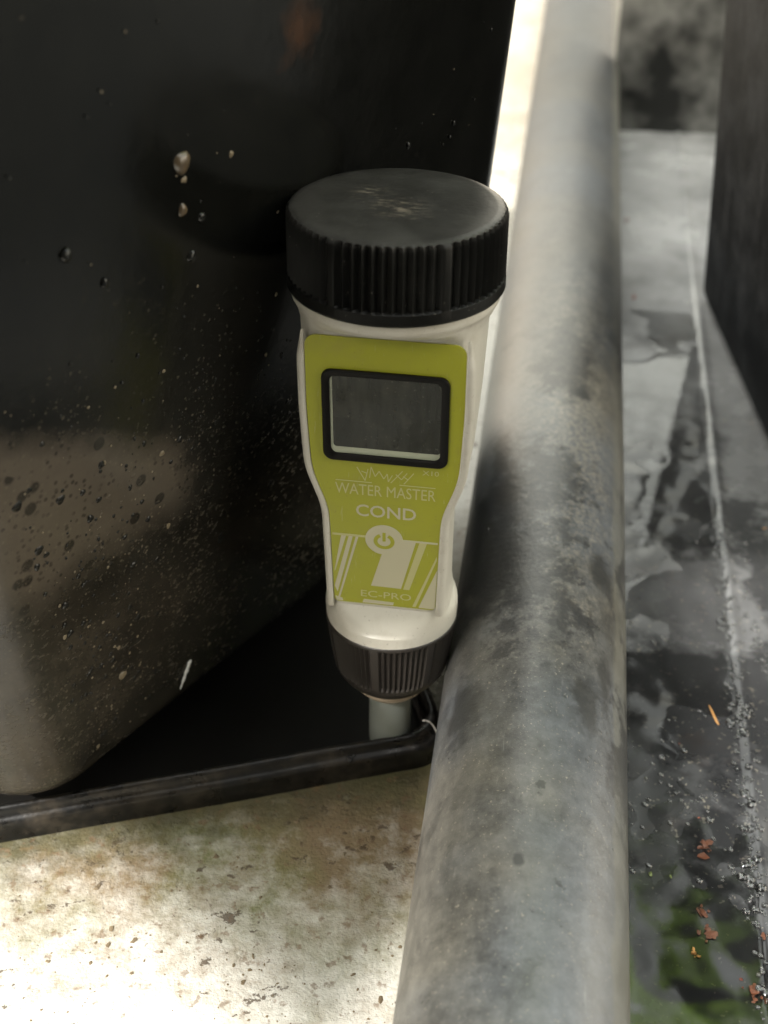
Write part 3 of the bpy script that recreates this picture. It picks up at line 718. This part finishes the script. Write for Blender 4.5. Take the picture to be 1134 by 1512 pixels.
    button = plate('power_button', ell(-.1, 66.6, 3.85, 3.7), .30, .15, M['pale'], E)
    arc = ell(-.1, 66.9, 2.15, 1.95, 30, 28, 332) + ell(-.1, 66.9, 1.35, 1.2, 30, 28, 332)[::-1]
    plate('power_symbol', arc, .36, .05, M['lime'], button); plate('power_symbol', [(-.42, 64.7), (.22, 64.7), (.22, 66.9), (-.42, 66.9)], .36, .05, M['lime'], button)
    # --- knurled rings
    def knurl(t, groups, n, depth, frac):
        g = (t / (2 * math.pi) * groups) % 1.0
        if g > frac: return 0.0
        ph = (g / frac * n) % 1.0
        return -depth * (1 - abs(2 * ph - 1)) ** .8
    def ribbed(name, prof, groups, n, depth, frac, mat, parent, per=5, rot=0.0):
        K = groups * int(round(n * per / frac)); rows_ = []
        for L, r_, d in prof:
            rows_.append([((r_ + d * knurl(2 * math.pi * j / K + rot, groups, n, depth, frac)) * math.sin(2 * math.pi * j / K), -(r_ + d * knurl(2 * math.pi * j / K + rot, groups, n, depth, frac)) * math.cos(2 * math.pi * j / K), Z(L)) for j in range(K)])
        v, f = loft(rows_, cap0=True, cap1=True); return mesh(name, v, f, mat, parent, angle=26)
    cp = ribbed('cap', [(.25, 0.05, 0), (.15, 14, 0), (.0, 18.0, 0), (.1, 18.9, 0), (.3, 19.5, 0), (.5, 19.8, .35), (.8, 20.05, 1), (1.3, 20.25, 1), (6, 20.3, 1), (12.4, 20.35, 1), (12.6, 20.35, .2), (12.75, 20.4, 0), (14.6, 20.45, 0), (15.0, 20.2, 0), (15.0, 18, 0)], 6, 11, 1.05, .93, M['cap'], E, per=8, rot=.42)
    # the cap's material looks for its own crown: origin at the cap's foot
    me = cp.data; me.transform(Matrix.Translation((0, 0, -Z(15.0) * MM))); cp.location = (0, 0, Z(15.0) * MM)
    ribbed('collar', [(92.4, 12, 0), (92.5, 14.1, 0), (92.9, 14.5, 0), (93.6, 14.5, .1), (94.2, 14.45, 1), (98, 14.0, 1), (102, 13.5, 1), (105.8, 12.9, 1), (106.4, 12.7, .2), (107.6, 12.3, 0), (109.4, 11.2, 0), (110.8, 9.9, 0), (111, 9.3, 0)], 7, 9, .85, .86, M['collar'], E, per=7, rot=.05)
    def lathe(name, prof, mat, k=48):
        v, f = loft([[(r_ * math.sin(2 * math.pi * j / k), -r_ * math.cos(2 * math.pi * j / k), Z(L)) for j in range(k)] for L, r_ in prof], cap0=True, cap1=True)
        return mesh(name, v, f, mat, E, angle=40)
    lathe('probe_seat', [(110.6, 9.2), (111.6, 9.15), (112.6, 8.7), (114.2, 7.4), (115.4, 6.2), (116, 5.2)], M['cone'])
    lathe('probe', [(113, 4.9), (129, 4.9), (131.2, 4.85), (132.2, 4.4), (133.0, 3.8)], M['probe'])
    return E
meter()

# ---------------------------------------------------------------- crumbs on the trough
def crumb(label, along, across, sz, mat, name='soil_crumb', cat='soil crumb', stretch=(1, 1, .7), rot=0.0, seed=0, n=6):
    c = PO + PD * along + PE * across; rnd = random.Random(seed)
    bm = bmesh.new()
    n = n * 2 if n > 3 else n
    for i in range(n):
        off = Vector((rnd.gauss(0, .42), rnd.gauss(0, .55), abs(rnd.gauss(.1, .2)))) * sz if n > 1 else Vector((0, 0, .2 * sz))
        r_ = sz * (rnd.choice((.14, .2, .3, .5)) * rnd.uniform(.8, 1.2) if n > 1 else .9); an = Vector((rnd.uniform(.5, 1.5), rnd.uniform(.5, 1.5), rnd.uniform(.4, 1.0))); vv = []
        for _ in range(14):
            d_ = Vector((rnd.gauss(0, 1), rnd.gauss(0, 1), rnd.gauss(0, 1))).normalized() * r_ * rnd.uniform(.75, 1.05)
            vv.append(bm.verts.new((d_.x * an.x * stretch[0] + off.x, d_.y * an.y * stretch[1] + off.y, (d_.z * an.z + off.z) * stretch[2])))
        hull = bmesh.ops.convex_hull(bm, input=vv); bmesh.ops.delete(bm, geom=[g for g in hull['geom_interior'] if isinstance(g, bmesh.types.BMVert)], context='VERTS')
    bmesh.ops.scale(bm, vec=(MM, MM, MM), verts=bm.verts)
    me = bpy.data.meshes.new(name); bm.to_mesh(me); bm.free()
    o = link(name, me, M[mat], None, False); o.location = (c.x * MM, c.y * MM, (fl(along, across) + .25 * sz * stretch[2]) * MM); o.rotation_euler = (0, 0, rot)
    tag(o, label, cat, 'crumbs and bits lying on the wet trough')
crumb('round dark brown crumb ringed by water, near the ridge', -25.1, 39.4, 1.9, 'crumb', seed=1)
crumb('rusty brown crumb, upper end of the trail below the round dark crumb', -41.6, 37.4, 1.5, 'crumb', stretch=(.8, 1.6, .7), rot=.4, seed=2)
crumb('rusty brown crumb clump, lower end of the trail beside the green reflection', -46, 38.6, 1.9, 'crumb', seed=3)
crumb('small yellow brown crumb below the rusty trail', -52, 35.9, 1.2, 'straw', seed=4)
crumb('large dark red crumb at lower right corner of the photo', -58.5, 47.2, 2.1, 'crumb', seed=5, n=8)
crumb('orange chip just left of the large dark red corner crumb', -57.2, 44.2, 1.1, 'crumbr', seed=6, n=3)
crumb('dark red brown seed in the puddle beside the orange sliver', 5.6, 35.2, .8, 'crumbr', seed=7, n=2)
crumb('thin orange straw sliver lying along the wet ridge', 15, 43.6, .55, 'straw', 'straw_sliver', 'straw', (.9, 6.5, .6), .12, 8, 1)
crumb('red scrap touching the pipe, farther of the two red scraps', 303, 25.5, 2.2, 'crumbr', 'leaf_scrap', 'scrap', (1.6, 1.0, .4), .2, 9, 3)
crumb('pinkish red scrap near the pipe, nearer of the two red scraps', 234, 27.5, 2.0, 'crumbr', 'leaf_scrap', 'scrap', (1.4, 1.3, .35), .9, 10, 3)
crumb('orange bit beyond the ridge at the right edge of photo', 93, 62.7, 1.0, 'straw', stretch=(2, .8, .5), rot=.3, seed=11, n=2)
crumb('tiny orange bit at the foot of the right-hand pot', 149.6, 64.0, .9, 'straw', stretch=(1, 1.6, .5), rot=.3, seed=12, n=2)
crumb('green seed in a water bead, nearer the pipe', -33.7, 27.3, .75, 'seed', 'green_seed', 'seed', (1, 1.1, .9), 0, 13, 1)
crumb('small lime seed beside the larger green seed', -33.6, 31.5, .55, 'seed', 'green_seed', 'seed', (1, 1.2, .9), 0, 14, 1)
crumb('small brown crumb on the ridge above the corner crumb', -45.5, 49.4, 1.2, 'crumb', seed=15, n=4)
crumb('tiny orange grain between the round dark crumb and the ridge', -17, 38.5, .6, 'crumbr', seed=16, n=2)

# pale hair-thin fibre standing by the probe
def fibre():
    pts = []
    for i in range(15):
        t = i / 14; pts.append((9.0 + 5.5 * t - 1.2 * t * t, 211 + 1.5 * t, 17.5 - 9.5 * t * t))
    rows = [[(x + .16 * math.cos(2 * math.pi * j / 6), y + .16 * math.sin(2 * math.pi * j / 6), z) for j in range(6)] for x, y, z in pts]
    v, f = loft(rows, cap0=True, cap1=True); tag(mesh('fibre', v, f, M['fibre']), 'thin pale curved fibre between the probe and the pipe', 'fibre')
fibre()

# ---------------------------------------------------------------- plant in the right pot (its green shows in the puddle)
def leaf_mesh(L, W, seed):
    rnd = random.Random(seed); v, f = [], []; n = 12
    for i in range(n + 1):
        t = i / n; w = W * math.sin(math.pi * min(1, t ** .8 * .98 + .01)) ** .8; droop = -.55 * L * t * t; fold = .22 * w
        for k in (-1, -.5, 0, .5, 1): v.append((k * w, L * t * (1 - .18 * t), droop + abs(k) * fold + 2.5 * math.sin(t * 9 + k * 2 + seed)))
    for i in range(n):
        for k in range(4): a = i * 5 + k; f.append((a, a + 1, a + 6, a + 5))
    return v, f
def plant():
    P = empty('leafy_plant', (.188, .364, .212)); tag(P, 'green leafy plant growing from the right-hand pot', 'plant')
    rows = []
    for i in range(13):
        z = 300 * i / 12; r = 5 - 3.4 * i / 12; rows.append([(r * math.cos(j * .785) + 8 * math.sin(z * .012), r * math.sin(j * .785), z) for j in range(8)])
    v, f = loft(rows, cap0=True, cap1=True); mesh('stem', v, f, M['stem'], P)
    rnd = random.Random(21)
    for i in range(34):
        v, f = leaf_mesh(rnd.uniform(70, 150), rnd.uniform(9, 20), i)
        o = mesh('leaf', v, f, M['leaf'], P); z = 30 + 270 * i / 33
        o.location = (8 * math.sin(z * .012) * MM, 0, z * MM); o.rotation_euler = (R(rnd.uniform(15, 50)), 0, i * 2.4 + rnd.uniform(-.3, .3))
plant()

# ---------------------------------------------------------------- unseen boards added behind the viewer, cut to shape sun and shade
def sun_blocker():
    H = 900.; ox, oy = H / math.tan(SUN_EL) * SX, H / math.tan(SUN_EL) * SY
    S = empty('sun_blocker_boards'); tag(S, 'added slatted timber boards, out of view above and behind the bench, blocking the sun', 'sun_blocker')
    # each board by the corners of its shadow on the bench; a gap is left between the two
    b1 = [(-10, 137), (7, 168), (13, 205), (14, 233), (37, 233), (40, 440), (-274, 440), (-150, 303), (-58, 193), (-43, 171)]
    b2 = [(0, -14), (39, -14), (60, 120), (83, 285), (128, 285), (128, -14), (250, -14), (250, 900), (114, 900), (79, 640), (49, 440), (41, 432), (39, 236), (14, 70)]
    for k, g in enumerate((b1, b2)):
        bot = [(x + ox, y + oy, H) for x, y in g]; topz = [(x, y, H + 12) for x, y, _ in bot]
        v, f = loft([bot, topz], cap0=True, cap1=True); mesh('blocker_board', v, f, M['wood'], S, False)
    for x, y in ((20, -620), (20, -200), (-750, -200)):
        q = [(x - 14, y - 14), (x + 14, y - 14), (x + 14, y + 14), (x - 14, y + 14)]
        v, f = loft([[(a, b, .4) for a, b in q], [(a, b, H - .5) for a, b in q]], cap0=True, cap1=True); mesh('blocker_post', v, f, M['wood'], S, False)
sun_blocker()
def sky_blocker():  # unseen black sheet, added to keep off sky light from behind
    rows = []
    for i in range(13):
        row = []
        for j in range(141):
            x = -700 + 1160 * j / 140; top = 1300 if x > -150 else 400
            row.append((x, -165 + 9 * math.sin(j * .9) + 4 * math.sin(j * .37 + i), 1 + top * i / 12))
        rows.append(row)
    v, f = loft(rows, close=False); o = mesh('sky_blocker_sheet', v, f, M['tray'])
    sm = o.modifiers.new('thickness', 'SOLIDIFY'); sm.thickness = .002
    tag(o, 'black sheet added out of view behind the viewer to block sky light', 'sky_blocker')
sky_blocker()
